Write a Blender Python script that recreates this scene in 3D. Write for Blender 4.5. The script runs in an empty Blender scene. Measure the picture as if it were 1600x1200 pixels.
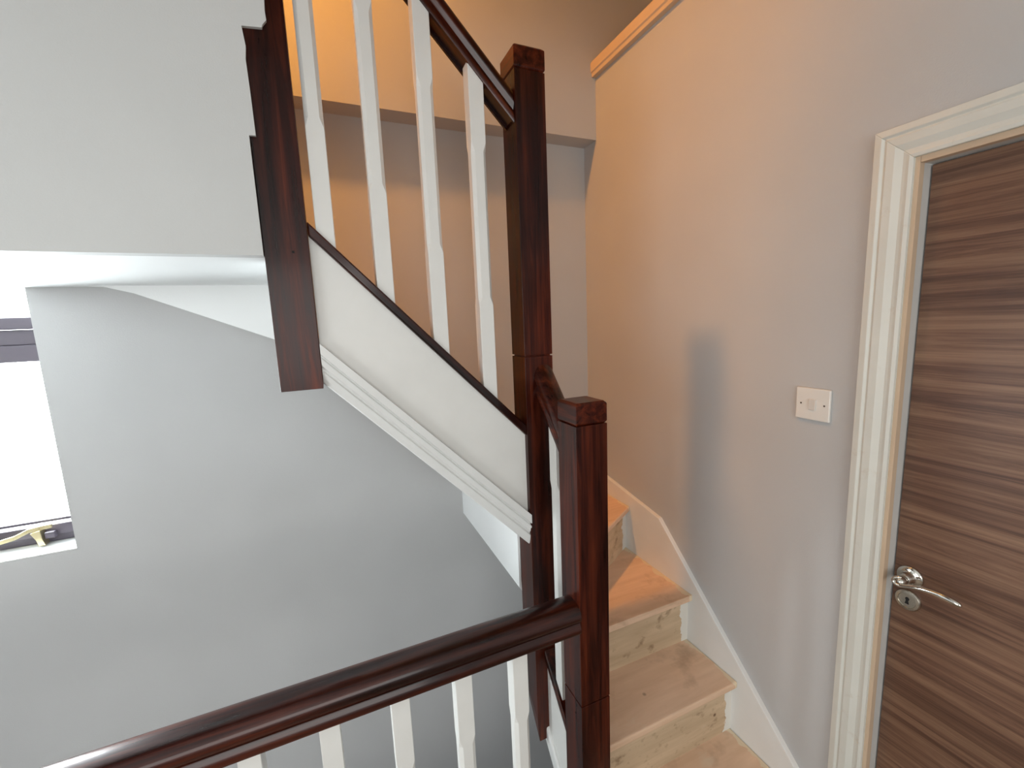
import bpy, bmesh, math, random
from mathutils import Vector, Matrix
random.seed(7)
C = bpy.context.scene.collection
H = 1.685                       # camera height above the landing floor; heights below are given relative to the eye

# ------------------------------------------------------------------ camera
cam_data = bpy.data.cameras.new('camera')
cam_data.sensor_fit = 'HORIZONTAL'; cam_data.sensor_width = 36.0
cam_data.lens = 671.58 * 36.0 / 1600.0
cam_data.clip_start = 0.02
cam = bpy.data.objects.new('camera', cam_data); C.objects.link(cam)
YAW, PIT, ROL = 0.40120469, 0.14511393, -0.04170724
cy, sy, cp, sp, cr, sr = math.cos(YAW), math.sin(YAW), math.cos(PIT), math.sin(PIT), math.cos(ROL), math.sin(ROL)
fw = Vector((sy*cp, cy*cp, -sp)); rt = Vector((cy, -sy, 0)); up = rt.cross(fw)
r2 = cr*rt + sr*up; u2 = -sr*rt + cr*up
cam.matrix_world = Matrix(((r2.x, u2.x, -fw.x, 0), (r2.y, u2.y, -fw.y, 0), (r2.z, u2.z, -fw.z, H), (0, 0, 0, 1)))
bpy.context.scene.camera = cam

# ------------------------------------------------------------------ world, lights, exposure
vs = bpy.context.scene.view_settings
vs.view_transform = 'Standard'; vs.look = 'None'; vs.gamma = 1.0; vs.use_curve_mapping = False
vs.exposure = 0.0
world = bpy.data.worlds.new('overcast_sky'); bpy.context.scene.world = world
world.use_nodes = True
bg = world.node_tree.nodes['Background']
bg.inputs[0].default_value = (0.93, 0.98, 1.0, 1); bg.inputs[1].default_value = 5.0

def area(name, loc, direction, sx, sy_, power, col, spread=180):
    l = bpy.data.lights.new(name, 'AREA'); l.shape = 'RECTANGLE'; l.size = sx; l.size_y = sy_
    l.energy = power; l.color = col; l.spread = math.radians(spread)
    o = bpy.data.objects.new(name, l); C.objects.link(o)
    o.location = loc; o.rotation_euler = Vector(direction).to_track_quat('-Z', 'Z').to_euler()
    return o
def lamp(name, loc, power, col, radius):
    l = bpy.data.lights.new(name, 'POINT'); l.energy = power; l.color = col; l.shadow_soft_size = radius
    o = bpy.data.objects.new(name, l); C.objects.link(o); o.location = loc
    return o
# daylight through the landing window, warm bulb over the upper flight, daylight from the rooms behind the viewer
area('window_daylight', (-1.30, 2.25, -0.22+H), (0.15, -1, -0.15), 1.1, 0.95, 180, (0.90, 0.97, 1.0))
dl = area('stair_downlight', (-0.40, 1.25, 2.035+H), (0, 0, -1), 0.15, 0.15, 40, (1.0, 0.40, 0.07))
dl.data.shape = 'DISK'
area('lower_hall_fill', (-0.3, 0.45, -2.6+H), (0, 1, 0.55), 1.6, 0.6, 4, (0.97, 0.98, 1.0))  # added fill without a known lamp, lifts the dark foot of the back wall
area('side_fill', (-2.10, -0.30, -0.45+H), (1, 0.22, -0.02), 1.5, 1.5, 26, (0.97, 0.99, 1.0))  # added fill with no known window, brightens the surfaces facing left
area('rear_daylight', (-0.6, -2.60, -0.05+H), (0.05, 1, -0.08), 2.2, 1.3, 38, (1.0, 0.985, 0.96))

# ------------------------------------------------------------------ materials
def new_mat(name):
    m = bpy.data.materials.new(name); m.use_nodes = True
    nt = m.node_tree; b = nt.nodes['Principled BSDF']
    return m, nt, b
def N(nt, t, **kw):
    n = nt.nodes.new(t)
    for k, v in kw.items(): setattr(n, k, v)
    return n
def coords(nt, scale=(1, 1, 1), offset=(0, 0, 0)):
    g = N(nt, 'ShaderNodeNewGeometry'); mp = N(nt, 'ShaderNodeMapping')
    mp.inputs['Scale'].default_value = scale; mp.inputs['Location'].default_value = offset
    nt.links.new(g.outputs['Position'], mp.inputs['Vector'])
    return mp.outputs['Vector']
def noise(nt, vec, scale, detail=3, rough=0.55, dist=0.0):
    n = N(nt, 'ShaderNodeTexNoise'); n.inputs['Scale'].default_value = scale
    n.inputs['Detail'].default_value = detail; n.inputs['Roughness'].default_value = rough
    n.inputs['Distortion'].default_value = dist
    nt.links.new(vec, n.inputs['Vector']); return n.outputs['Fac']
def ramp(nt, fac, stops):
    r = N(nt, 'ShaderNodeValToRGB'); e = r.color_ramp.elements
    e[0].position, e[0].color = stops[0][0], (*stops[0][1], 1)
    e[1].position, e[1].color = stops[-1][0], (*stops[-1][1], 1)
    for p, c in stops[1:-1]:
        x = e.new(p); x.color = (*c, 1)
    nt.links.new(fac, r.inputs['Fac']); return r.outputs['Color']
def mixc(nt, fac, a, b, mode='MIX'):
    m = N(nt, 'ShaderNodeMix', data_type='RGBA', blend_type=mode)
    if isinstance(fac, (int, float)): m.inputs[0].default_value = fac
    else: nt.links.new(fac, m.inputs[0])
    for i, v in ((6, a), (7, b)):
        if isinstance(v, tuple): m.inputs[i].default_value = (*v, 1)
        else: nt.links.new(v, m.inputs[i])
    return m.outputs[2]
def math_(nt, op, a, b=None, clamp=False):
    m = N(nt, 'ShaderNodeMath', operation=op); m.use_clamp = clamp
    for i, v in enumerate((a, b)):
        if v is None: continue
        if isinstance(v, (int, float)): m.inputs[i].default_value = v
        else: nt.links.new(v, m.inputs[i])
    return m.outputs[0]
def bump(nt, b, h, strength, dist=0.002):
    n = N(nt, 'ShaderNodeBump'); n.inputs['Strength'].default_value = strength; n.inputs['Distance'].default_value = dist
    nt.links.new(h, n.inputs['Height']); nt.links.new(n.outputs['Normal'], b.inputs['Normal'])
def srgb(r, g, b):
    f = lambda v: ((v/255+0.055)/1.055)**2.4 if v/255 > 0.04045 else v/255/12.92
    return (f(r), f(g), f(b))

def wall_paint(name, col, rough=0.75, stip=0.25):
    m, nt, b = new_mat(name)
    v = coords(nt)
    big = noise(nt, v, 2.2, 2)
    c2 = tuple(x*0.93 for x in col)
    nt.links.new(ramp(nt, big, [(0.3, c2), (0.7, col)]), b.inputs['Base Color'])
    b.inputs['Roughness'].default_value = rough
    b.inputs['Specular IOR Level'].default_value = 0.3
    bump(nt, b, noise(nt, v, 260, 2), stip, 0.0012)
    return m
def gloss_paint(name, col, rough=0.35, wear=0.0, bare=None):
    m, nt, b = new_mat(name)
    v = coords(nt)
    c = ramp(nt, noise(nt, v, 9, 3), [(0.3, tuple(x*0.95 for x in col)), (0.7, col)])
    if wear:
        f = ramp(nt, noise(nt, v, 26, 4, 0.65), [(0.62, (0, 0, 0)), (0.74, (wear, wear, wear))])
        c = mixc(nt, f, c, bare)
    if isinstance(c, tuple): b.inputs['Base Color'].default_value = (*c, 1)
    else: nt.links.new(c, b.inputs['Base Color'])
    b.inputs['Roughness'].default_value = rough
    bump(nt, b, noise(nt, v, 60, 2), 0.12, 0.001)
    return m
def mahogany(name, axis):
    m, nt, b = new_mat(name)
    sc = [30, 30, 30]; sc['xyz'.index(axis)] = 1.6
    v = coords(nt, tuple(sc))
    g = noise(nt, v, 1.6, 5, 0.62, 0.6)
    col = ramp(nt, g, [(0.30, (0.010, 0.0010, 0.0005)), (0.46, (0.036, 0.0042, 0.0014)), (0.60, (0.088, 0.0140, 0.0042)), (0.80, (0.17, 0.036, 0.010))])
    sc2 = [5, 5, 5]; sc2['xyz'.index(axis)] = 1.0
    v2 = coords(nt, tuple(sc2))
    patch = ramp(nt, noise(nt, v2, 1.3, 3), [(0.36, (0.28, 0.25, 0.25)), (0.66, (1.15, 1.1, 1.0))])
    nt.links.new(mixc(nt, 1.0, col, patch, 'MULTIPLY'), b.inputs['Base Color'])
    r = ramp(nt, g, [(0.3, (0.26,)*3), (0.8, (0.40,)*3)])
    nt.links.new(r, b.inputs['Roughness'])
    b.inputs['Specular IOR Level'].default_value = 0.2; b.inputs['Coat Weight'].default_value = 0.45 if axis == 'x' else 0.12; b.inputs['Coat Roughness'].default_value = 0.12
    bump(nt, b, g, 0.15, 0.0008)
    return m
WOOD = {a: mahogany('mahogany_stain_'+a, a) for a in 'xyz'}
# sloping timber: grain runs along the fall of the stairs
def sloped_wood(name, vec):
    m = mahogany(name, 'x')
    nt = m.node_tree
    ang = math.atan2(vec[2], math.hypot(vec[0], vec[1]))
    for n in nt.nodes:
        if n.type == 'MAPPING':
            src = n.inputs['Vector'].links[0].from_socket
            rot = N(nt, 'ShaderNodeVectorRotate', rotation_type='AXIS_ANGLE')
            if abs(vec[0]) > abs(vec[1]): rot.inputs['Axis'].default_value = (0, 1, 0); rot.inputs['Angle'].default_value = ang
            else:
                rot.inputs['Axis'].default_value = (0, 0, 1); rot.inputs['Angle'].default_value = -math.pi/2
            nt.links.new(src, rot.inputs['Vector'])
            nt.links.new(rot.outputs['Vector'], n.inputs['Vector'])
    return m
W_FALL_X = sloped_wood('mahogany_stain_upper_slope', (1, 0, -1.02))
W_FALL_Y = sloped_wood('mahogany_stain_lower_slope', (0, 1, 1.1))

GREY = wall_paint('grey_emulsion', srgb(191, 192, 192))
PALE = wall_paint('pale_grey_emulsion', srgb(212, 214, 213))
CEIL = wall_paint('white_ceiling_emulsion', srgb(244, 247, 247))
WHITE = gloss_paint('white_satin_paint', srgb(228, 228, 224), 0.38)
WHITE_TRIM = gloss_paint('white_trim_paint', srgb(228, 229, 227), 0.42)
ARCH = gloss_paint('white_architrave_paint', srgb(214, 214, 206), 0.45, 0.35, srgb(190, 178, 160))
BARE = gloss_paint('bare_pine_edge', srgb(202, 178, 152), 0.7)
LINING = gloss_paint('primed_lining', srgb(200, 198, 194), 0.6)
LEDGE = gloss_paint('cream_ledge_wood', srgb(214, 190, 160), 0.6)

def pine(name, base, dark, smudge, riser):
    m, nt, b = new_mat(name)
    v = coords(nt, (1.2, 9, 14))
    col = ramp(nt, noise(nt, v, 2.0, 4, 0.6, 0.4), [(0.3, dark), (0.7, base)])
    v1 = coords(nt)
    sm = ramp(nt, noise(nt, coords(nt, (1, 1, 1.3)), 17 if riser else 7, 4, 0.6), [(0.56, (0, 0, 0)), (0.70, (0.7, 0.7, 0.7))])
    col = mixc(nt, sm, col, smudge)
    pt = ramp(nt, noise(nt, coords(nt, (0.6, 1, 1), (3, 1, 7)), 5.5, 4), [(0.66, (0, 0, 0)), (0.70, (0.5, 0.5, 0.5))])
    col = mixc(nt, pt, col, srgb(222, 205, 182))
    # knots / nail heads
    vo = N(nt, 'ShaderNodeTexVoronoi'); vo.inputs['Scale'].default_value = 9 if riser else 7
    nt.links.new(v1, vo.inputs['Vector'])
    kn = ramp(nt, vo.outputs['Distance'], [(0.035, (0.85,)*3), (0.075, (0, 0, 0))])
    col = mixc(nt, kn, col, srgb(92, 62, 42))
    # ragged white paint brushed onto the bare wood beside the wall string
    sep = N(nt, 'ShaderNodeSeparateXYZ'); nt.links.new(v1, sep.inputs[0])
    n2 = noise(nt, v1, 22, 3)
    edge = math_(nt, 'ADD', sep.outputs['X'], math_(nt, 'MULTIPLY', math_(nt, 'SUBTRACT', n2, 0.5), 0.075))
    f = math_(nt, 'MULTIPLY', math_(nt, 'SUBTRACT', edge, 1.147 if riser else 1.163), 400, True)
    col = mixc(nt, f, col, srgb(224, 222, 214) if riser else srgb(226, 208, 180))
    nt.links.new(col, b.inputs['Base Color'])
    b.inputs['Roughness'].default_value = 0.75; b.inputs['Specular IOR Level'].default_value = 0.25
    bump(nt, b, noise(nt, v, 6, 3), 0.25, 0.001)
    return m
TREAD = pine('worn_tread_board', srgb(232, 200, 172), srgb(214, 180, 150), srgb(186, 154, 128), False)
RISER = pine('worn_riser_board', srgb(212, 188, 158), srgb(186, 162, 132), srgb(124, 98, 72), True)

def veneer():
    m, nt, b = new_mat('walnut_veneer')
    v = coords(nt, (1, 0.7, 24), (0, 0, 0.3))
    g = noise(nt, v, 1.6, 8, 0.74, 0.7)
    v3 = coords(nt, (1, 1.4, 120))
    fine = noise(nt, v3, 1.6, 3, 0.6)
    col = ramp(nt, g, [(0.30, srgb(66, 44, 34)), (0.42, srgb(98, 68, 53)), (0.52, srgb(122, 90, 70)), (0.62, srgb(140, 108, 85)), (0.75, srgb(108, 78, 60))])
    v2 = coords(nt, (1, 0.5, 5.5), (0, 0, 2))
    broad = ramp(nt, noise(nt, v2, 1.2, 2), [(0.35, (0.72, 0.68, 0.66)), (0.65, (1, 1, 1))])
    col = mixc(nt, 1.0, col, broad, 'MULTIPLY')
    col = mixc(nt, 1.0, col, ramp(nt, fine, [(0.35, (0.84,)*3), (0.6, (1, 1, 1))]), 'MULTIPLY')
    nt.links.new(col, b.inputs['Base Color']); b.inputs['Roughness'].default_value = 0.42
    bump(nt, b, fine, 0.08, 0.0006)
    return m
VENEER = veneer()
def metal(name, col, rough):
    m, nt, b = new_mat(name)
    nt.links.new(ramp(nt, noise(nt, coords(nt), 40, 2), [(0.3, tuple(x*0.9 for x in col)), (0.7, col)]), b.inputs['Base Color'])
    b.inputs['Metallic'].default_value = 1.0; b.inputs['Roughness'].default_value = rough
    return m
NICKEL = metal('satin_nickel', srgb(206, 200, 188), 0.26)
CHROME = metal('polished_nickel', srgb(216, 212, 204), 0.09)
BRASS = metal('aged_brass', srgb(206, 196, 158), 0.35)
BLACK = gloss_paint('black_recess', (0.006, 0.006, 0.006), 0.8)
FRAME = gloss_paint('brown_window_stain', srgb(82, 76, 86), 0.35)
PLASTIC = gloss_paint('white_switch_plastic', srgb(226, 224, 218), 0.3)
SWITCH_KEY = gloss_paint('greyer_switch_plastic', srgb(214, 210, 203), 0.3)
CARPET = wall_paint('bare_floor_boards', srgb(125, 110, 95), 0.85)
def glass_mat():
    m = bpy.data.materials.new('window_glass'); m.use_nodes = True
    nt = m.node_tree; nt.nodes.clear()
    out = N(nt, 'ShaderNodeOutputMaterial'); mx = N(nt, 'ShaderNodeMixShader')
    t = N(nt, 'ShaderNodeBsdfTransparent'); g = N(nt, 'ShaderNodeBsdfGlossy')
    g.inputs['Roughness'].default_value = 0.02; mx.inputs[0].default_value = 0.05
    nt.links.new(t.outputs[0], mx.inputs[1]); nt.links.new(g.outputs[0], mx.inputs[2]); nt.links.new(mx.outputs[0], out.inputs[0])
    return m
GLASS = glass_mat()

# ------------------------------------------------------------------ mesh helpers (heights relative to the eye, shifted by H)
def link(name, bm, mat, parent=None, bevel=0.0, smooth=False, seg=2):
    bmesh.ops.recalc_face_normals(bm, faces=bm.faces[:])
    me = bpy.data.meshes.new(name); bm.to_mesh(me); bm.free()
    o = bpy.data.objects.new(name, me); C.objects.link(o)
    me.materials.append(mat)
    if smooth:
        for p in me.polygons: p.use_smooth = True
    if bevel:
        md = o.modifiers.new('bevel', 'BEVEL'); md.width = bevel; md.segments = seg; md.limit_method = 'ANGLE'
        md.angle_limit = math.radians(35)
    if parent is not None:
        o.parent = parent
        o.location = -parent.location
    return o
def box(bm, x0, x1, y0, y1, z0, z1):
    vs_ = [bm.verts.new((x, y, z+H)) for x in (x0, x1) for y in (y0, y1) for z in (z0, z1)]
    for f in ((0, 1, 3, 2), (4, 6, 7, 5), (0, 4, 5, 1), (2, 3, 7, 6), (0, 2, 6, 4), (1, 5, 7, 3)):
        bm.faces.new([vs_[i] for i in f])
def loft(bm, rings, closed=True):
    R_ = [[bm.verts.new((p[0], p[1], p[2]+H)) for p in r] for r in rings]
    n = len(R_[0])
    for a, b in zip(R_[:-1], R_[1:]):
        for i in range(n):
            bm.faces.new((a[i], a[(i+1) % n], b[(i+1) % n], b[i]))
    if closed:
        bm.faces.new(R_[0][::-1]); bm.faces.new(R_[-1])
def prism(bm, poly, axis, a, b):
    def P(p, t):
        return {'x': (t, p[0], p[1]), 'y': (p[0], t, p[1]), 'z': (p[0], p[1], t)}[axis]
    loft(bm, [[P(p, a) for p in poly], [P(p, b) for p in poly]])
def bx(name, mat, parent, *d, bevel=0.0):
    bm = bmesh.new(); box(bm, *d); return link(name, bm, mat, parent, bevel)
def pr(name, mat, parent, poly, axis, a, b, bevel=0.0, smooth=False):
    bm = bmesh.new(); prism(bm, poly, axis, a, b); return link(name, bm, mat, parent, bevel, smooth)
def empty(name, loc, label=None, cat=None, group=None):
    o = bpy.data.objects.new(name, None); C.objects.link(o)
    o.location = (loc[0], loc[1], loc[2]+H); o.empty_display_size = 0.05
    if label: o['label'] = label; o['category'] = cat
    if group: o['group'] = group
    return o
def tag(o, label, cat, group=None):
    o['label'] = label; o['category'] = cat
    if group: o['group'] = group
    return o
def struct(o): o['kind'] = 'structure'; return o
def tube(bm, pts, radii, n=12, squash=None):
    pts = [Vector(p) for p in pts]; rings = []
    for i, p in enumerate(pts):
        d = (pts[min(i+1, len(pts)-1)] - pts[max(i-1, 0)]).normalized()
        a = Vector((1, 0, 0)); a = (a - d*a.dot(d)).normalized(); c = d.cross(a)
        ra = radii[i]; rc = ra*(squash[i] if squash else 1)
        rings.append([tuple(p + a*math.cos(t)*ra + c*math.sin(t)*rc) for t in [2*math.pi*k/n for k in range(n)]])
    loft(bm, rings)
def lathe_x(bm, y, z, prof, n=40):
    # profile of (x, radius), axis along X
    loft(bm, [[(x, y+r*math.cos(t), z+r*math.sin(t)) for t in [2*math.pi*k/n for k in range(n)]] for x, r in prof])

# ------------------------------------------------------------------ the setting
XR, YB = 1.20, 1.84                 # right wall plane, back wall plane
XL, YF = -2.20, -2.70
FL = -1.685; TOP = 2.05; LOW = -3.20
LEDGE_Z = 1.045
# window opening in the back wall
WX0, WX1, WZ0, WZ1 = -1.78, -0.84, -0.702, 0.225
w = empty('wall_back', (0, YB, LOW)); struct(w)
for nm, d in (('wall_section', (WX1, XR+0.40, YB, YB+0.25, LOW, TOP)), ('wall_section', (XL, WX0, YB, YB+0.25, LOW, TOP)),
              ('wall_section', (WX0, WX1, YB, YB+0.25, LOW, WZ0)), ('wall_section', (WX0, WX1, YB, YB+0.25, WZ1, TOP))):
    bx(nm, GREY, w, *d)
struct(bx('wall_bulkhead', GREY, None, XL, XR+0.40, 1.742, YB, 0.79, TOP))
# right wall: lower part with the door opening
DY1, DY0, DZ = 0.546, -0.225, 0.300
r = empty('wall_right', (XR, 0, FL)); struct(r)
bx('wall_section', GREY, r, XR, XR+0.12, DY1+0.029, 0.703, LOW, TOP)
bx('wall_section', GREY, r, XR, XR+0.12, 0.703, YB, LOW, LEDGE_Z)
bx('wall_section', GREY, r, XR, XR+0.12, DY0-0.029, DY1+0.029, DZ+0.029, TOP)
bx('wall_section', GREY, r, XR, XR+0.12, YF, DY0-0.029, LOW, TOP)
bx('wall_section', GREY, r, XR, XR+0.12, DY0-0.029, DY1+0.029, LOW, FL)
struct(bx('wall_recess', GREY, None, XR+0.38, XR+0.50, 0.5, 1.742, LEDGE_Z-0.05, TOP))
struct(bx('wall_recess', GREY, None, XR+0.12, XR+0.38, 0.60, 0.703, LEDGE_Z, TOP))
struct(bx('ledge_board', GREY, None, XR+0.12, XR+0.38, 0.703, 1.742, LEDGE_Z-0.06, LEDGE_Z))
# cream capping moulding on top of the stair wall
bm = bmesh.new()
prism(bm, [(XR-0.020, 1.045), (XR-0.020, 1.060), (XR-0.026, 1.064), (XR-0.026, 1.100), (XR-0.016, 1.112), (XR+0.12, 1.112), (XR+0.12, 1.045)], 'y', 0.705, 1.742)
t1 = link('trim_1', bm, LEDGE, None, 0.002); struct(t1)
# other walls, never in view
struct(bx('wall_left', GREY, None, XL-0.12, XL, YF, YB, LOW, TOP))
w = empty('wall_front', (0, YF, FL)); struct(w)
bx('wall_section', GREY, w, XL, XR+0.12, YF-0.12, YF, LOW, TOP)
struct(bx('ceiling', CEIL, None, XL-0.12, XR+0.50, YF-0.12, YB+0.25, TOP, TOP+0.1))
struct(bx('ceiling', CEIL, None, XL, XR, YF, 0.56, 0.86, 1.05))  # unseen lower ceiling, added to hold rear light off the bulkhead
# landing floor and the well below it
bm = bmesh.new(); prism(bm, [(XL, YF), (XR, YF), (XR, 0.727), (0.56, 0.727), (0.56, 0.975), (XL, 0.975)], 'z', FL-0.22, FL)
struct(link('floor', bm, CARPET))
struct(bx('floor', PALE, None, XL, XR, YF, YB, LOW-0.1, LOW))
# upper landing: wall below/above it, soffit and slab
Y1 = 1.108
NX = -0.052; 
poly = [(XL, 0.165), (-0.109, 0.165), (-0.109, 0.411), (-0.0965, 0.412), (-0.0972, 0.50), (-0.0985, 0.56), (-0.0955, 0.585), (-0.099, 0.622), (-0.062, 0.626),
        (-0.060, 0.632), (-0.052, 0.642), (-0.053, 0.66), (-0.0505, 0.70), (-0.051, 0.80), (-0.050, TOP), (XL, TOP)]
bm = bmesh.new(); prism(bm, poly, 'y', Y1, Y1+0.0075)
prism(bm, [(XL, 0.165), (-0.110, 0.165), (-0.110, TOP), (XL, TOP)], 'y', Y1+0.0075, Y1+0.037)
struct(link('wall_landing', bm, PALE))
struct(bx('ceiling_soffit', CEIL, None, XL, -0.110, Y1+0.037, YB, 0.165, 0.20))
struct(bx('floor_upper', CARPET, None, XL, -0.115, Y1+0.037, 1.80, 0.20, 0.40))
# white shaped plaster face under the top of the flight, against the back wall
pr('plaster_face', CEIL, None, [(-0.70, 0.165), (-0.64, 0.163), (-0.56, 0.14), (-0.175, -0.030), (0.0, -0.20), (0.0, 0.165)], 'y', 1.795, YB)
struct(C.objects['plaster_face'])
# sloping soffit below the upper flight
bm = bmesh.new()
# (its wall side sits a little lower than the string side)
loft(bm, [[(-0.105, y, 0.165), (-0.105, y, -0.045-d*0.6), (-0.015, y, -0.135-d), (0.507, y, -0.672-d), (0.507, y, -0.665-d), (-0.010, y, -0.128-d), (-0.097, y, -0.04-d*0.6), (-0.097, y, 0.165)] for y, d in ((1.1665, 0.0), (1.794, 0.06))])
struct(link('ceiling_flight', bm, CEIL))
# white boxing under the winders
bm = bmesh.new()
prism(bm, [(0.508, -0.50), (0.508, -0.872), (1.20, -1.98), (1.20, -1.965), (0.5155, -0.866), (0.5155, -0.50)], 'y', 1.2055, YB)
struct(link('trim_2', bm, CEIL))

# ------------------------------------------------------------------ window
wn = empty('window_1', ((WX0+WX1)/2, 1.95, WZ0)); struct(wn)
YW = 1.93
bx('sill_board', WHITE_TRIM, wn, WX0, WX1, YB+0.001, YW+0.07, WZ0, WZ0+0.006, bevel=0.002)
f = empty('window_frame', ((WX0+WX1)/2, 1.95, WZ0)); f.parent = wn; f.location = f.location - wn.location
def fr(name, mat, par, *d, bevel=0.003):
    bm = bmesh.new(); box(bm, *d)
    o = link(name, bm, mat, None, bevel); o.parent = par
    off = par.location + (par.parent.location if par.parent else Vector((0, 0, 0)))
    o.location = -off; return o
z0 = WZ0+0.006
fr('bottom_rail', FRAME, f, WX0, WX1, YW+0.012, YW+0.07, z0, z0+0.026)
fr('sash_rail', FRAME, f, WX0, WX1, YW, YW+0.055, z0+0.026, z0+0.066)
fr('glazing_bead', FRAME, f, WX0, WX1, YW+0.02, YW+0.05, z0+0.070, z0+0.080)
fr('transom', FRAME, f, WX0, WX1, YW, YW+0.06, -0.067, -0.012)
fr('transom', FRAME, f, WX0, WX1, YW+0.012, YW+0.07, -0.012, 0.038)
fr('transom', FRAME, f, WX0, WX1, YW+0.002, YW+0.06, 0.040, 0.078)
for x in (WX0, WX1-0.034):
    fr('stile', FRAME, f, x, x+0.034, YW, YW+0.07, z0, WZ1-0.002)
fr('head', FRAME, f, WX0, WX1, YW, YW+0.07, WZ1-0.03, WZ1-0.002)
bx('pane', GLASS, wn, WX0+0.04, WX1-0.04, YW+0.038, YW+0.042, z0+0.06, -0.06)
bx('pane', GLASS, wn, WX0+0.04, WX1-0.04, YW+0.038, YW+0.042, 0.07, WZ1-0.02)
# brass casement stay lying on the bottom rail
st = empty('casement_stay', (-1.0, YW-0.01, -0.66)); st.parent = wn; st.location = st.location - wn.location
st['label'] = 'pale brass casement stay'
def sub(name, bm, mat, par, bevel=0, smooth=False):
    o = link(name, bm, mat, None, bevel, smooth); o.parent = par
    off = Vector(par.location)
    p = par.parent
    while p: off += Vector(p.location); p = p.parent
    o.location = -off; return o
bm = bmesh.new()
ring = [(-1.16, -0.660), (-1.06, -0.658), (-1.02, -0.650), (-0.985, -0.634), (-0.955, -0.630), (-0.925, -0.628)]
for (xa, za), (xb, zb) in zip(ring[:-1], ring[1:]):
    prism(bm, [(xa, za-0.007), (xb, zb-0.007), (xb, zb+0.007), (xa, za+0.007)], 'y', YW-0.022, YW-0.014)
sub('stay_bar', bm, BRASS, st, 0.001)
bm = bmesh.new()
prism(bm, [(-0.978, -0.642), (-0.952, -0.636), (-0.950, -0.668), (-0.944, -0.690), (-0.962, -0.690), (-0.966, -0.668)], 'y', YW-0.030, YW-0.002)
sub('stay_bracket', bm, BRASS, st, 0.001)
bm = bmesh.new(); box(bm, -0.948, -0.922, YW-0.02, YW-0.001, -0.672, -0.650)
sub('stay_pin', bm, FRAME, st, 0.002)

# ------------------------------------------------------------------ door in the right wall
d1 = empty('door_1', (XR+0.04, 0.16, FL)); struct(d1)
AX = XR-0.018
def arch_profile(o, i):     # across the architrave from outer edge o to inner edge i, heights proud of the wall
    w_ = i-o
    return [(o, XR), (o, XR-0.020), (o+w_*0.20, XR-0.0215), (o+w_*0.27, XR-0.0165), (o+w_*0.34, XR-0.0195), (o+w_*0.55, XR-0.0185),
            (o+w_*0.74, XR-0.012), (o+w_*0.82, XR-0.0125), (o+w_*0.90, XR-0.014), (i, XR-0.012), (i, XR)]
# far leg, head and near leg with mitred corners
OUT, INN = 0.075, 0.003
def arch_piece(path):
    bm = bmesh.new(); rings = []
    for fn in path: rings.append([fn(t, x) for t, x in arch_profile(OUT, INN)])
    loft(bm, rings); return link('architrave', bm, ARCH, d1, 0.0012)
LY = DY1+0.004; RY = DY0-0.004; HZ = DZ+0.008
arch_piece([lambda t, x: (x, LY+t, FL), lambda t, x: (x, LY+t, HZ+t)])
arch_piece([lambda t, x: (x, LY+t, HZ+t), lambda t, x: (x, RY-t, HZ+t)])
arch_piece([lambda t, x: (x, RY-t, HZ+t), lambda t, x: (x, RY-t, FL)])
# lining (bare pine edge with primed inner face)
for nm, dd in (('lining_jamb', (XR-0.001, XR+0.12, DY1, DY1+0.028, FL, DZ+0.028)), ('lining_jamb', (XR-0.001, XR+0.12, DY0-0.028, DY0, FL, DZ+0.028)),
               ('lining_head', (XR-0.001, XR+0.12, DY0, DY1, DZ, DZ+0.028))):
    o = bx(nm, LINING, d1, *dd)
bx('lining_edge', BARE, d1, XR-0.004, XR+0.014, DY1-0.0015, DY1+0.010, FL, DZ+0.012, bevel=0.0008)
bx('lining_edge', BARE, d1, XR-0.004, XR+0.014, DY0, DY1-0.002, DZ-0.0015, DZ+0.012, bevel=0.0008)
leaf = bx('door_leaf', VENEER, d1, XR+0.041, XR+0.081, DY0+0.003, DY1-0.003, FL+0.006, DZ-0.003, bevel=0.001)
leaf['label'] = 'walnut veneer door leaf'
FX = XR+0.041
HY, HZZ = 0.511, -0.650
def under(o, par):
    o.parent = par; off = Vector((0, 0, 0)); p = par
    while p: off += Vector(p.location); p = p.parent
    o.location = -off
hnd = bpy.data.objects.new('lever_handle', None); C.objects.link(hnd); hnd.parent = d1
hnd.location = Vector((FX, HY, HZZ+H)) - d1.location; hnd['label'] = 'polished nickel lever handle'
bm = bmesh.new(); lathe_x(bm, HY, HZZ, [(FX, 0.0262), (FX-0.003, 0.0262), (FX-0.006, 0.0245), (FX-0.0085, 0.019), (FX-0.009, 0.0155), (FX-0.010, 0.0145), (FX-0.018, 0.0125), (FX-0.026, 0.0105), (FX-0.030, 0.006)], 48)
o = link('rose', bm, CHROME, None, 0, True); under(o, hnd)
bm = bmesh.new(); lathe_x(bm, HY, HZZ, [(FX-0.026, 0.009), (FX-0.034, 0.010), (FX-0.042, 0.011), (FX-0.049, 0.009), (FX-0.053, 0.004)], 24)
o = link('handle_neck', bm, CHROME, None, 0, True); under(o, hnd)
LX = FX-0.050
lp = [(LX+0.004, 0.506, -0.6365), (LX+0.001, 0.515, -0.639), (LX, 0.5215, -0.645), (LX, 0.5225, -0.6515), (LX, 0.517, -0.6565), (LX, 0.507, -0.6565), (LX, 0.497, -0.652),
      (LX, 0.485, -0.647), (LX, 0.468, -0.6415), (LX, 0.448, -0.638), (LX, 0.429, -0.638), (LX, 0.412, -0.640), (LX, 0.403, -0.6425), (LX, 0.4005, -0.6435)]
rad = [0.0035, 0.0042, 0.0048, 0.005, 0.0052, 0.0056, 0.0058, 0.0060, 0.0064, 0.0070, 0.0074, 0.0070, 0.0055, 0.002]
bm = bmesh.new(); tube(bm, lp, rad, 14, [0.9]*6+[0.85, 0.85, 0.9, 0.95, 1.0, 1.0, 1.0, 1.0])
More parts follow.
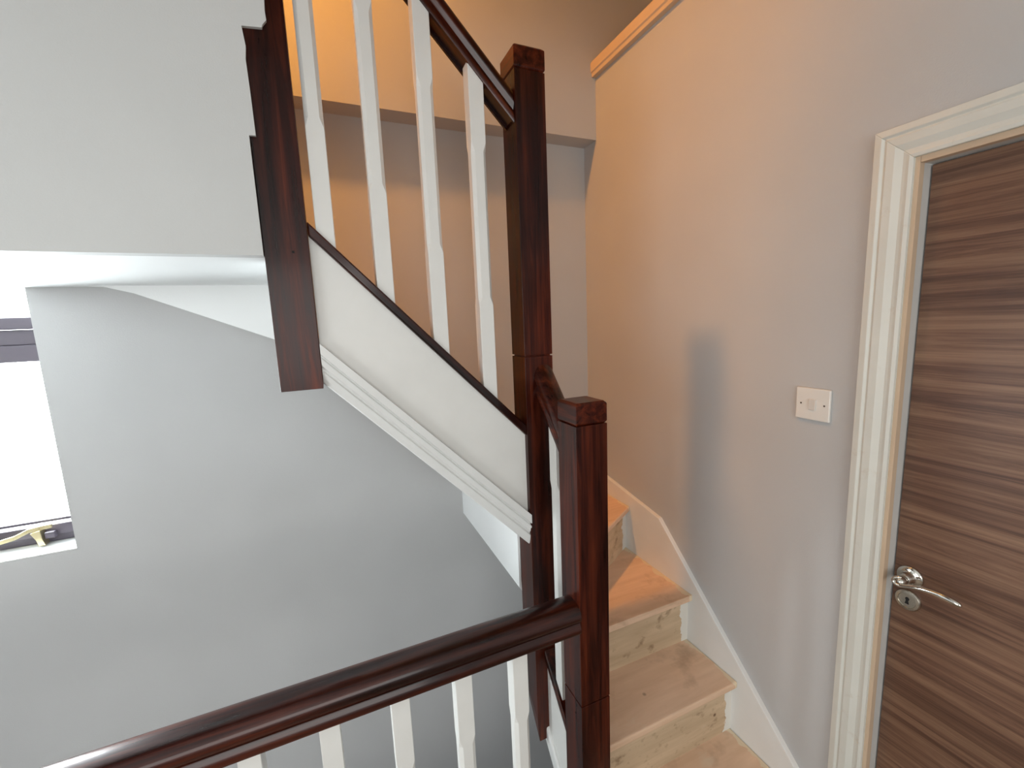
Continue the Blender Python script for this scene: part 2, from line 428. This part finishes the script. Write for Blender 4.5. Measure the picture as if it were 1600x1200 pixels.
o = link('lever', bm, CHROME, None, 0, True); sd = o.modifiers.new('sub', 'SUBSURF'); sd.levels = sd.render_levels = 1
under(o, hnd)
EY, EZ = 0.5105, -0.7105
esc = bpy.data.objects.new('keyhole_escutcheon', None); C.objects.link(esc); esc.parent = d1
esc.location = Vector((FX, EY, EZ+H)) - d1.location
bm = bmesh.new(); lathe_x(bm, EY, EZ, [(FX, 0.0258), (FX-0.004, 0.0258), (FX-0.0072, 0.0235), (FX-0.0078, 0.0180), (FX-0.0060, 0.0172), (FX-0.0060, 0.0005)], 48)
o = link('plate', bm, NICKEL, None, 0, True)
md = o.modifiers.new('edge', 'EDGE_SPLIT'); md.split_angle = math.radians(40)
under(o, esc)
bm = bmesh.new()
kh = [(EY+0.0042*math.cos(t), EZ+0.0035+0.0046*math.sin(t)) for t in [math.radians(a) for a in range(-50, 231, 28)]]
kh += [(EY-0.0025, EZ-0.001), (EY-0.0042, EZ-0.0095), (EY+0.0042, EZ-0.0095), (EY+0.0025, EZ-0.001)]
prism(bm, kh, 'x', FX-0.0063, FX-0.0045)
o = link('keyhole', bm, BLACK); under(o, esc)

# ------------------------------------------------------------------ light switch
sw = empty('light_switch', (XR, 0.732, -0.256), 'white single light switch plate on the stair wall beside the door frame', 'light switch')
SY0, SY1, SZ0, SZ1 = 0.688, 0.777, -0.300, -0.213
pr('face_plate', PLASTIC, sw, [(SY0, SZ0), (SY1, SZ0), (SY1, SZ1), (SY0, SZ1)], 'x', XR-0.009, XR, bevel=0.0025)
bx('rocker', SWITCH_KEY, sw, XR-0.0125, XR-0.008, 0.7225, 0.7415, -0.272, -0.243, bevel=0.0012)
for y in (0.7015, 0.7625):
    bm = bmesh.new(); lathe_x(bm, y, -0.2565, [(XR-0.0085, 0.0024), (XR-0.0096, 0.0024), (XR-0.0098, 0.001)], 16)
    link('screw', bm, metal('screw_steel', srgb(110, 100, 90), 0.5), sw)

# ------------------------------------------------------------------ staircase: treads, risers, strings
sc_ = empty('staircase', (0.9, 0.95, FL), 'bare timber staircase with worn treads, white strings and dark capping', 'staircase')
TZ = [-1.455, -1.253, -1.055, -0.845, -0.640, -0.435, -0.228, -0.021, 0.186]
SX0, SX1 = 0.590, 1.181
BRD = 0.024
def tread(poly, zt):
    bm = bmesh.new(); prism(bm, poly, 'z', zt-BRD, zt); return link('tread', bm, TREAD, sc_, 0.006, seg=3)
def riser(a, b, z0_, z1_, thick=0.016):
    a = Vector(a); b = Vector(b); d = (b-a).normalized(); n = Vector((-d.y, d.x))
    poly = [tuple(a), tuple(b), tuple(b+n*thick), tuple(a+n*thick)]
    bm = bmesh.new(); prism(bm, poly, 'z', z0_, z1_); return link('riser', bm, RISER, sc_, 0.0)
# straight steps
riser((SX0, 0.727), (SX1, 0.727), FL, TZ[0]-BRD)
tread([(SX0+0.035, 0.705), (SX1, 0.705), (SX1, 0.952), (SX0, 0.952), (SX0, 0.962), (SX0+0.035, 0.962)][:3]+[(SX0+0.035, 0.952)], TZ[0])
riser((SX0, 0.938), (SX1, 0.938), TZ[0], TZ[1]-BRD)
tread([(SX0+0.035, 0.915), (SX1, 0.915), (SX1, 1.155), (SX0+0.035, 1.155)], TZ[1])
riser((SX0+0.035, 1.141), (SX1, 1.141), TZ[1], TZ[2]-BRD)
# first winder
tread([(SX0+0.035, 1.120), (SX1, 1.120), (SX1, 1.525), (0.68, 1.215), (0.63, 1.205), (0.63, 1.120)], TZ[2])
riser((0.640, 1.192), (SX1, 1.517), TZ[2], TZ[3]-BRD)
# second winder fills the corner
tread([(0.622, 1.150), (SX1, 1.488), (SX1, 1.825), (0.90, 1.825), (0.64, 1.23)], TZ[3])
riser((0.6155, 1.225), (0.885, 1.825), TZ[3], TZ[4]-BRD)
tread([(0.608, 1.215), (0.640, 1.222), (0.905, 1.825), (0.522, 1.825), (0.522, 1.222)], TZ[4])
xs = [0.505, 0.305, 0.105, -0.095]
riser((0.520, 1.222), (0.520, 1.825), TZ[4], TZ[5]-BRD)
for k, x in enumerate(xs):
    xe = x-0.190
    if k < 3:
        tread([(x+0.025, 1.222 if k == 0 else 1.180), (x+0.025, 1.795), (xe, 1.795), (xe, 1.222 if k == 0 else 1.180)], TZ[5+k])
        riser((xe-0.001, 1.180), (xe-0.001, 1.795), TZ[5+k], TZ[6+k]-BRD if k < 2 else TZ[8]-BRD)
# wall string beside the right wall
ws = [(0.45, FL), (0.45, -1.60), (0.705, -1.388), (1.305, -0.826), (1.676, -0.764), (1.838, -0.735), (1.838, -1.10), (1.50, -1.25), (1.25, -1.40), (1.0, -FL*-1)]
ws[-1] = (1.00, FL)
pr('wall_string', WHITE_TRIM, sc_, ws, 'x', SX1, XR, bevel=0.0015)
# string on the back wall above the winders
pr('wall_string', WHITE_TRIM, sc_, [(1.180, -0.735), (0.93, -0.50), (0.505, -0.30), (-0.10, 0.30), (-0.10, 0.10), (0.50, -0.52), (0.90, -0.80), (1.180, -0.93)], 'y', 1.815, YB-0.0005)
# white outer string of the upper flight, its dark capping and moulding
SL = 1.034
def zl(x, z_at0): return z_at0 - SL*x
YS = 1.134
xa, xb = -0.016, 0.520
pr('outer_string', WHITE, sc_, [(xa, zl(xa, 0.205)), (xb, zl(xb, 0.205)), (xb, zl(xb, -0.130)), (xa, zl(xa, -0.130))], 'y', YS, YS+0.032)
o = pr('string_capping', W_FALL_X, sc_, [(xa, zl(xa, 0.229)), (xb, zl(xb, 0.229)), (xb, zl(xb, 0.197)), (xa, zl(xa, 0.197))], 'y', 1.121, 1.180, bevel=0.004)
o['label'] = 'dark stained capping strip'
# stepped moulding along the lower edge
bm = bmesh.new()
mo = [(0.000, YS), (0.000, 1.1100), (0.024, 1.1100), (0.027, 1.1180), (0.030, 1.1180), (0.034, 1.1130), (0.050, 1.1190), (0.056, 1.1250), (0.060, 1.1250), (0.064, 1.1200), (0.078, 1.1240), (0.090, 1.1290), (0.094, YS)]
mo = [(0.094-a, b) for a, b in mo]            # thickest member on top
rings = []
for x in (xa, xb-0.002):
    rings.append([(x, yy, zl(x, -0.150) + (0.002 if x == xa else 0) + h*1.04*(1.0 if x == xa else 1.08)) for h, yy in mo])
loft(bm, rings); link('string_moulding', bm, WHITE_TRIM, sc_)
# lower outer string between the two lower newels
LS = 1.12
def zy(y, z_at): return z_at + LS*(y-1.115)
ya, yb = 0.9605, 1.150
pr('outer_string', WHITE, sc_, [(ya, zy(ya, -1.075)), (yb, zy(yb, -1.075)), (yb, zy(yb, -1.33)), (ya, zy(ya, -1.33))], 'x', 0.556, 0.590)
pr('string_moulding', WHITE_TRIM, sc_, [(ya, zy(ya, -1.33)), (yb, zy(yb, -1.33)), (yb, zy(yb, -1.40)), (ya, zy(ya, -1.40))], 'x', 0.545, 0.580, bevel=0.006)
o = pr('string_capping', W_FALL_Y, sc_, [(ya, zy(ya, -1.045)), (1.114, zy(1.114, -1.045)), (1.114, zy(1.114, -1.075)), (ya, zy(ya, -1.075))], 'x', 0.545, 0.604, bevel=0.004)
o['label'] = 'dark stained capping strip'

# ------------------------------------------------------------------ newel posts
def post_rings(x0, x1, y0, y1, zs, grooves, g=0.005):
    """square post section with V grooves cut all round"""
    zl_ = []
    for z in zs: zl_.append((z, 0))
    for z in grooves: zl_ += [(z-0.0022, 0), (z-0.0018, g), (z+0.0018, g), (z+0.0022, 0)]
    zl_.sort()
    return [[(x0+i, y0+i, z), (x1-i, y0+i, z), (x1-i, y1-i, z), (x0+i, y1-i, z)] for z, i in zl_]
def newel(name, x0, x1, y0, y1, zb, zt, cap_z, grooves, label, cap=True):
    e = empty(name, ((x0+x1)/2, (y0+y1)/2, zb), label, 'newel post')
    bm = bmesh.new(); loft(bm, post_rings(x0, x1, y0, y1, [zb, cap_z], grooves))
    link('shaft', bm, WOOD['z'], e, 0.0010)
    if cap:
        bm = bmesh.new()
        g = 0.006
        def rr(z, i): return [(x0+i, y0+i, z), (x1-i, y0+i, z), (x1-i, y1-i, z), (x0+i, y1-i, z)]
        loft(bm, [rr(cap_z-0.001, g), rr(cap_z+g, 0), rr(zt-0.006, 0), rr(zt, 0.006)])
        link('cap', bm, WOOD['y'], e, 0.0015)
    return e
nA = newel('newel_post', 0.532, 0.622, 0.870, 0.960, FL, -0.203, -0.260, [-1.028], 'short dark newel post at the foot of the stairs, joined by the landing handrail')
for z, y in ((-1.043, 0.896), (-1.072, 0.902)):
    bm = bmesh.new(); lathe_x(bm, y, z, [(0.5335, 0.0030), (0.5314, 0.0030)], 12)
    link('plug_hole', bm, BLACK, nA)
# tall turn newel with a raked pointed foot
bx0, bx1, by0, by1 = 0.516, 0.606, 1.115, 1.205
nB = empty('newel_post', (0.561, 1.160, -1.40), 'tall dark newel post at the stair turn, rising highest above both handrails', 'newel post')
bm = bmesh.new()
rings = post_rings(bx0, bx1, by0, by1, [-1.20, 0.655], [-0.102])
foot = [(bx0+0.004, by0, -1.372), (bx1-0.030, by0, -1.372), (bx1-0.030, by1, -1.245), (bx0+0.004, by1, -1.245)]
neck = [(bx0, by0, -1.300), (bx1, by0, -1.300), (bx1, by1, -1.215), (bx0, by1, -1.215)]
loft(bm, [foot, neck]+rings[1:]); link('shaft', bm, WOOD['z'], nB, 0.0010)
bm = bmesh.new()
def rr(z, i): return [(bx0+i, by0+i, z), (bx1-i, by0+i, z), (bx1-i, by1-i, z), (bx0+i, by1-i, z)]
loft(bm, [rr(0.654, 0.006), rr(0.661, -0.001), rr(0.709, -0.001), rr(0.716, 0.006)]); link('cap', bm, WOOD['y'], nB, 0.0015)
# upper newel hanging below the upper landing
nC = empty('newel_post', (-0.062, 1.16, -0.141), 'dark newel post hanging at the upper landing, ending below the white soffit', 'newel post')
bm = bmesh.new(); loft(bm, post_rings(-0.108, -0.017, 1.1160, 1.205, [-0.141, 1.10], []))
link('shaft', bm, WOOD['z'], nC, 0.0010)
bm = bmesh.new()
loft(bm, [[(-0.108+i, 1.116+i, z), (-0.017-i, 1.116+i, z), (-0.017-i, 1.205-i, z), (-0.108+i, 1.205-i, z)] for z, i in ((1.10, 0.006), (1.106, 0), (1.155, 0), (1.16, 0.006))])
link('cap', bm, WOOD['y'], nC, 0.0015)
bm = bmesh.new()
n = 12; loft(bm, [[(-0.050+0.003*math.cos(2*math.pi*k/n), y, 0.175+0.003*math.sin(2*math.pi*k/n)) for k in range(n)] for y in (1.1155, 1.1175)])
link('nail_hole', bm, BLACK, nC)

# ------------------------------------------------------------------ handrails
def rail_section(w_, h_):
    """moulded handrail: flat ploughed underside, lipped sides, groove, rounded top; (across, up)"""
    s = w_/0.060; t = h_/0.060
    half = [(0.0205, 0.007), (0.0205, 0.0), (0.0275, 0.0), (0.0290, 0.004), (0.0290, 0.013), (0.0262, 0.017), (0.0245, 0.022), (0.0262, 0.026), (0.0300, 0.031),
            (0.0302, 0.038), (0.0285, 0.045), (0.0245, 0.0515), (0.0180, 0.0568), (0.0095, 0.0594)]
    pts = [(a*s, b*t) for a, b in half] + [(0.0, 0.060*t)] + [(-a*s, b*t) for a, b in reversed(half)]
    return pts
def handrail(name, sec, p0, p1, across, upv, mat, label, vertical_ends=True):
    p0, p1, across, upv = Vector(p0), Vector(p1), Vector(across), Vector(upv)
    d = (p1-p0).normalized(); rings = []
    for p in (p0, p1):
        ring = []
        for a, b in sec:
            q = p + across*a + upv*b
            if vertical_ends:                       # slide along the rail so that the cut is plumb
                hd = Vector((d.x, d.y, 0)).normalized()
                off = (q-p).dot(hd); q = q - d*(off/d.dot(hd))
            ring.append(tuple(q))
        rings.append(ring)
    bm = bmesh.new(); loft(bm, rings)
    e = empty(name, tuple((p0+p1)/2), label, 'handrail')
    o = link('rail', bm, mat, e, 0, True)
    md = o.modifiers.new('edge', 'EDGE_SPLIT'); md.split_angle = math.radians(38)
    return e
# upper flight: underside passes (0.425, 0.625), falling to the tall newel
RS = 1.03
dx = Vector((1, 0, -RS)).normalized(); un = Vector((RS, 0, 1)).normalized()
zb = lambda x: 0.618 - RS*(x-0.425)
handrail('handrail', rail_section(0.064, 0.062), (0.5155, 1.155, zb(0.5155)), (-0.0165, 1.155, zb(-0.0165)), (0, 1, 0), un, W_FALL_X,
         'dark sloping handrail of the upper flight meeting the tall newel post')
# lower flight: short steep rail
LR = 1.10
un = Vector((0, -LR, 1)).normalized()
zb2 = lambda y: -0.215 + LR*(y-1.115)
handrail('handrail', rail_section(0.062, 0.058), (0.576, 0.9605, zb2(0.9605)), (0.576, 1.1145, zb2(1.1145)), (1, 0, 0), un, W_FALL_Y,
         'short steep dark handrail between the short and the tall newel posts')
# landing rail running level to the left
RYC, RZB = 0.903, -0.806
e = handrail('handrail', rail_section(0.083, 0.076), (0.5315, RYC, RZB), (XL+0.001, RYC, RZB), (0, 1, 0), (0, 0, 1), WOOD['x'],
         'dark rounded level handrail of the landing balustrade in front', False)

# ------------------------------------------------------------------ balusters
def baluster_mesh(hw, z0f, z1f, zc0, zc1, cham=0.0085):
    """square baluster, stop chamfered between zc0 and zc1; ends raked by z0f / z1f(dx, dy)"""
    def ring(c, zf):
        pts = [(-hw+c, -hw), (hw-c, -hw), (hw, -hw+c), (hw, hw-c), (hw-c, hw), (-hw+c, hw), (-hw, hw-c), (-hw, -hw+c)]
        return [(x, y, zf(x, y)) for x, y in pts]
    k = lambda z: (lambda x, y: z)
    e_ = 0.0012
    bm = bmesh.new(); loft(bm, [ring(e_, z0f), ring(e_, k(zc0)), ring(cham, k(zc0+0.022)), ring(cham, k(zc1-0.022)), ring(e_, k(zc1)), ring(e_, z1f)])
    for v in bm.verts: v.co.z -= H
    return bm
def place_baluster(bm, x, y, zbase, label, group):
    bmesh.ops.recalc_face_normals(bm, faces=bm.faces[:])
    me = bpy.data.meshes.new('baluster'); bm.to_mesh(me); bm.free(); me.materials.append(WHITE)
    o = bpy.data.objects.new('baluster', me); C.objects.link(o)
    o.location = (x, y, H); tag(o, label, 'baluster', group); return o
HW = 0.0202
cap_top = lambda x: 0.229 - SL*x
LABU = ['white chamfered baluster of the upper flight nearest the hanging newel post',
        'white chamfered baluster of the upper flight, second from the hanging newel post',
        'white chamfered baluster of the upper flight, second from the tall newel post',
        'white chamfered baluster of the upper flight nearest the tall newel post, top end in view']
ux = [0.0215, 0.1485, 0.2815, 0.4135]
for x, lab in zip(ux, LABU):
    bm = baluster_mesh(HW, lambda a, b, x=x: cap_top(x+a)-0.001, lambda a, b, x=x: zb(x+a)+0.006,
                       cap_top(x)+0.245, zb(x)-0.165)
    place_baluster(bm, x, 1.150, 0, lab, 'white balusters of the upper flight')
# one between the two lower newels
bm = baluster_mesh(0.0195, lambda a, b: zy(1.040+b, -1.045)-0.001, lambda a, b: zb2(1.040+b)+0.006, -0.92, -0.46)
place_baluster(bm, 0.576, 1.040, 0, 'white chamfered baluster between the short and the tall newel posts', 'white baluster of the lower flight')
# landing balusters, evenly spaced towards the left
BASE = FL+0.035
LABL = ['white landing baluster under the level handrail, nearest the short newel post',
        'white landing baluster under the level handrail, second from the short newel post',
        'white landing baluster under the level handrail, third from the short newel post',
        'white landing baluster under the level handrail, fourth from the short newel post',
        'white landing baluster under the level handrail, fifth from the short newel post']
for k in range(5):
    x = 0.3655 - 0.1455*k
    bm = baluster_mesh(HW, lambda a, b: BASE-0.001, lambda a, b: RZB+0.006, -1.45, -0.985)
    place_baluster(bm, x, RYC, 0, LABL[k], 'white balusters of the landing balustrade')
o = bx('base_rail', WOOD['x'], None, XL+0.001, 0.5315, RYC-0.03, RYC+0.03, FL, BASE, bevel=0.004)
tag(o, 'dark base rail on the landing floor under the white balusters', 'base rail')
# recessed downlight over the upper flight (out of frame)
pl = empty('downlight', (-0.40, 1.25, TOP), 'small round recessed downlight in the ceiling over the upper landing', 'ceiling light')
nn = 32
def lz(prof, x, y): return [[(x+r_*math.cos(2*math.pi*k/nn), y+r_*math.sin(2*math.pi*k/nn), z) for k in range(nn)] for z, r_ in prof]
bm = bmesh.new(); loft(bm, lz([(TOP-0.001, 0.060), (TOP-0.006, 0.060), (TOP-0.008, 0.056), (TOP-0.008, 0.048), (TOP-0.001, 0.048)], -0.40, 1.25), False)
link('bezel', bm, CHROME, pl, 0, True)
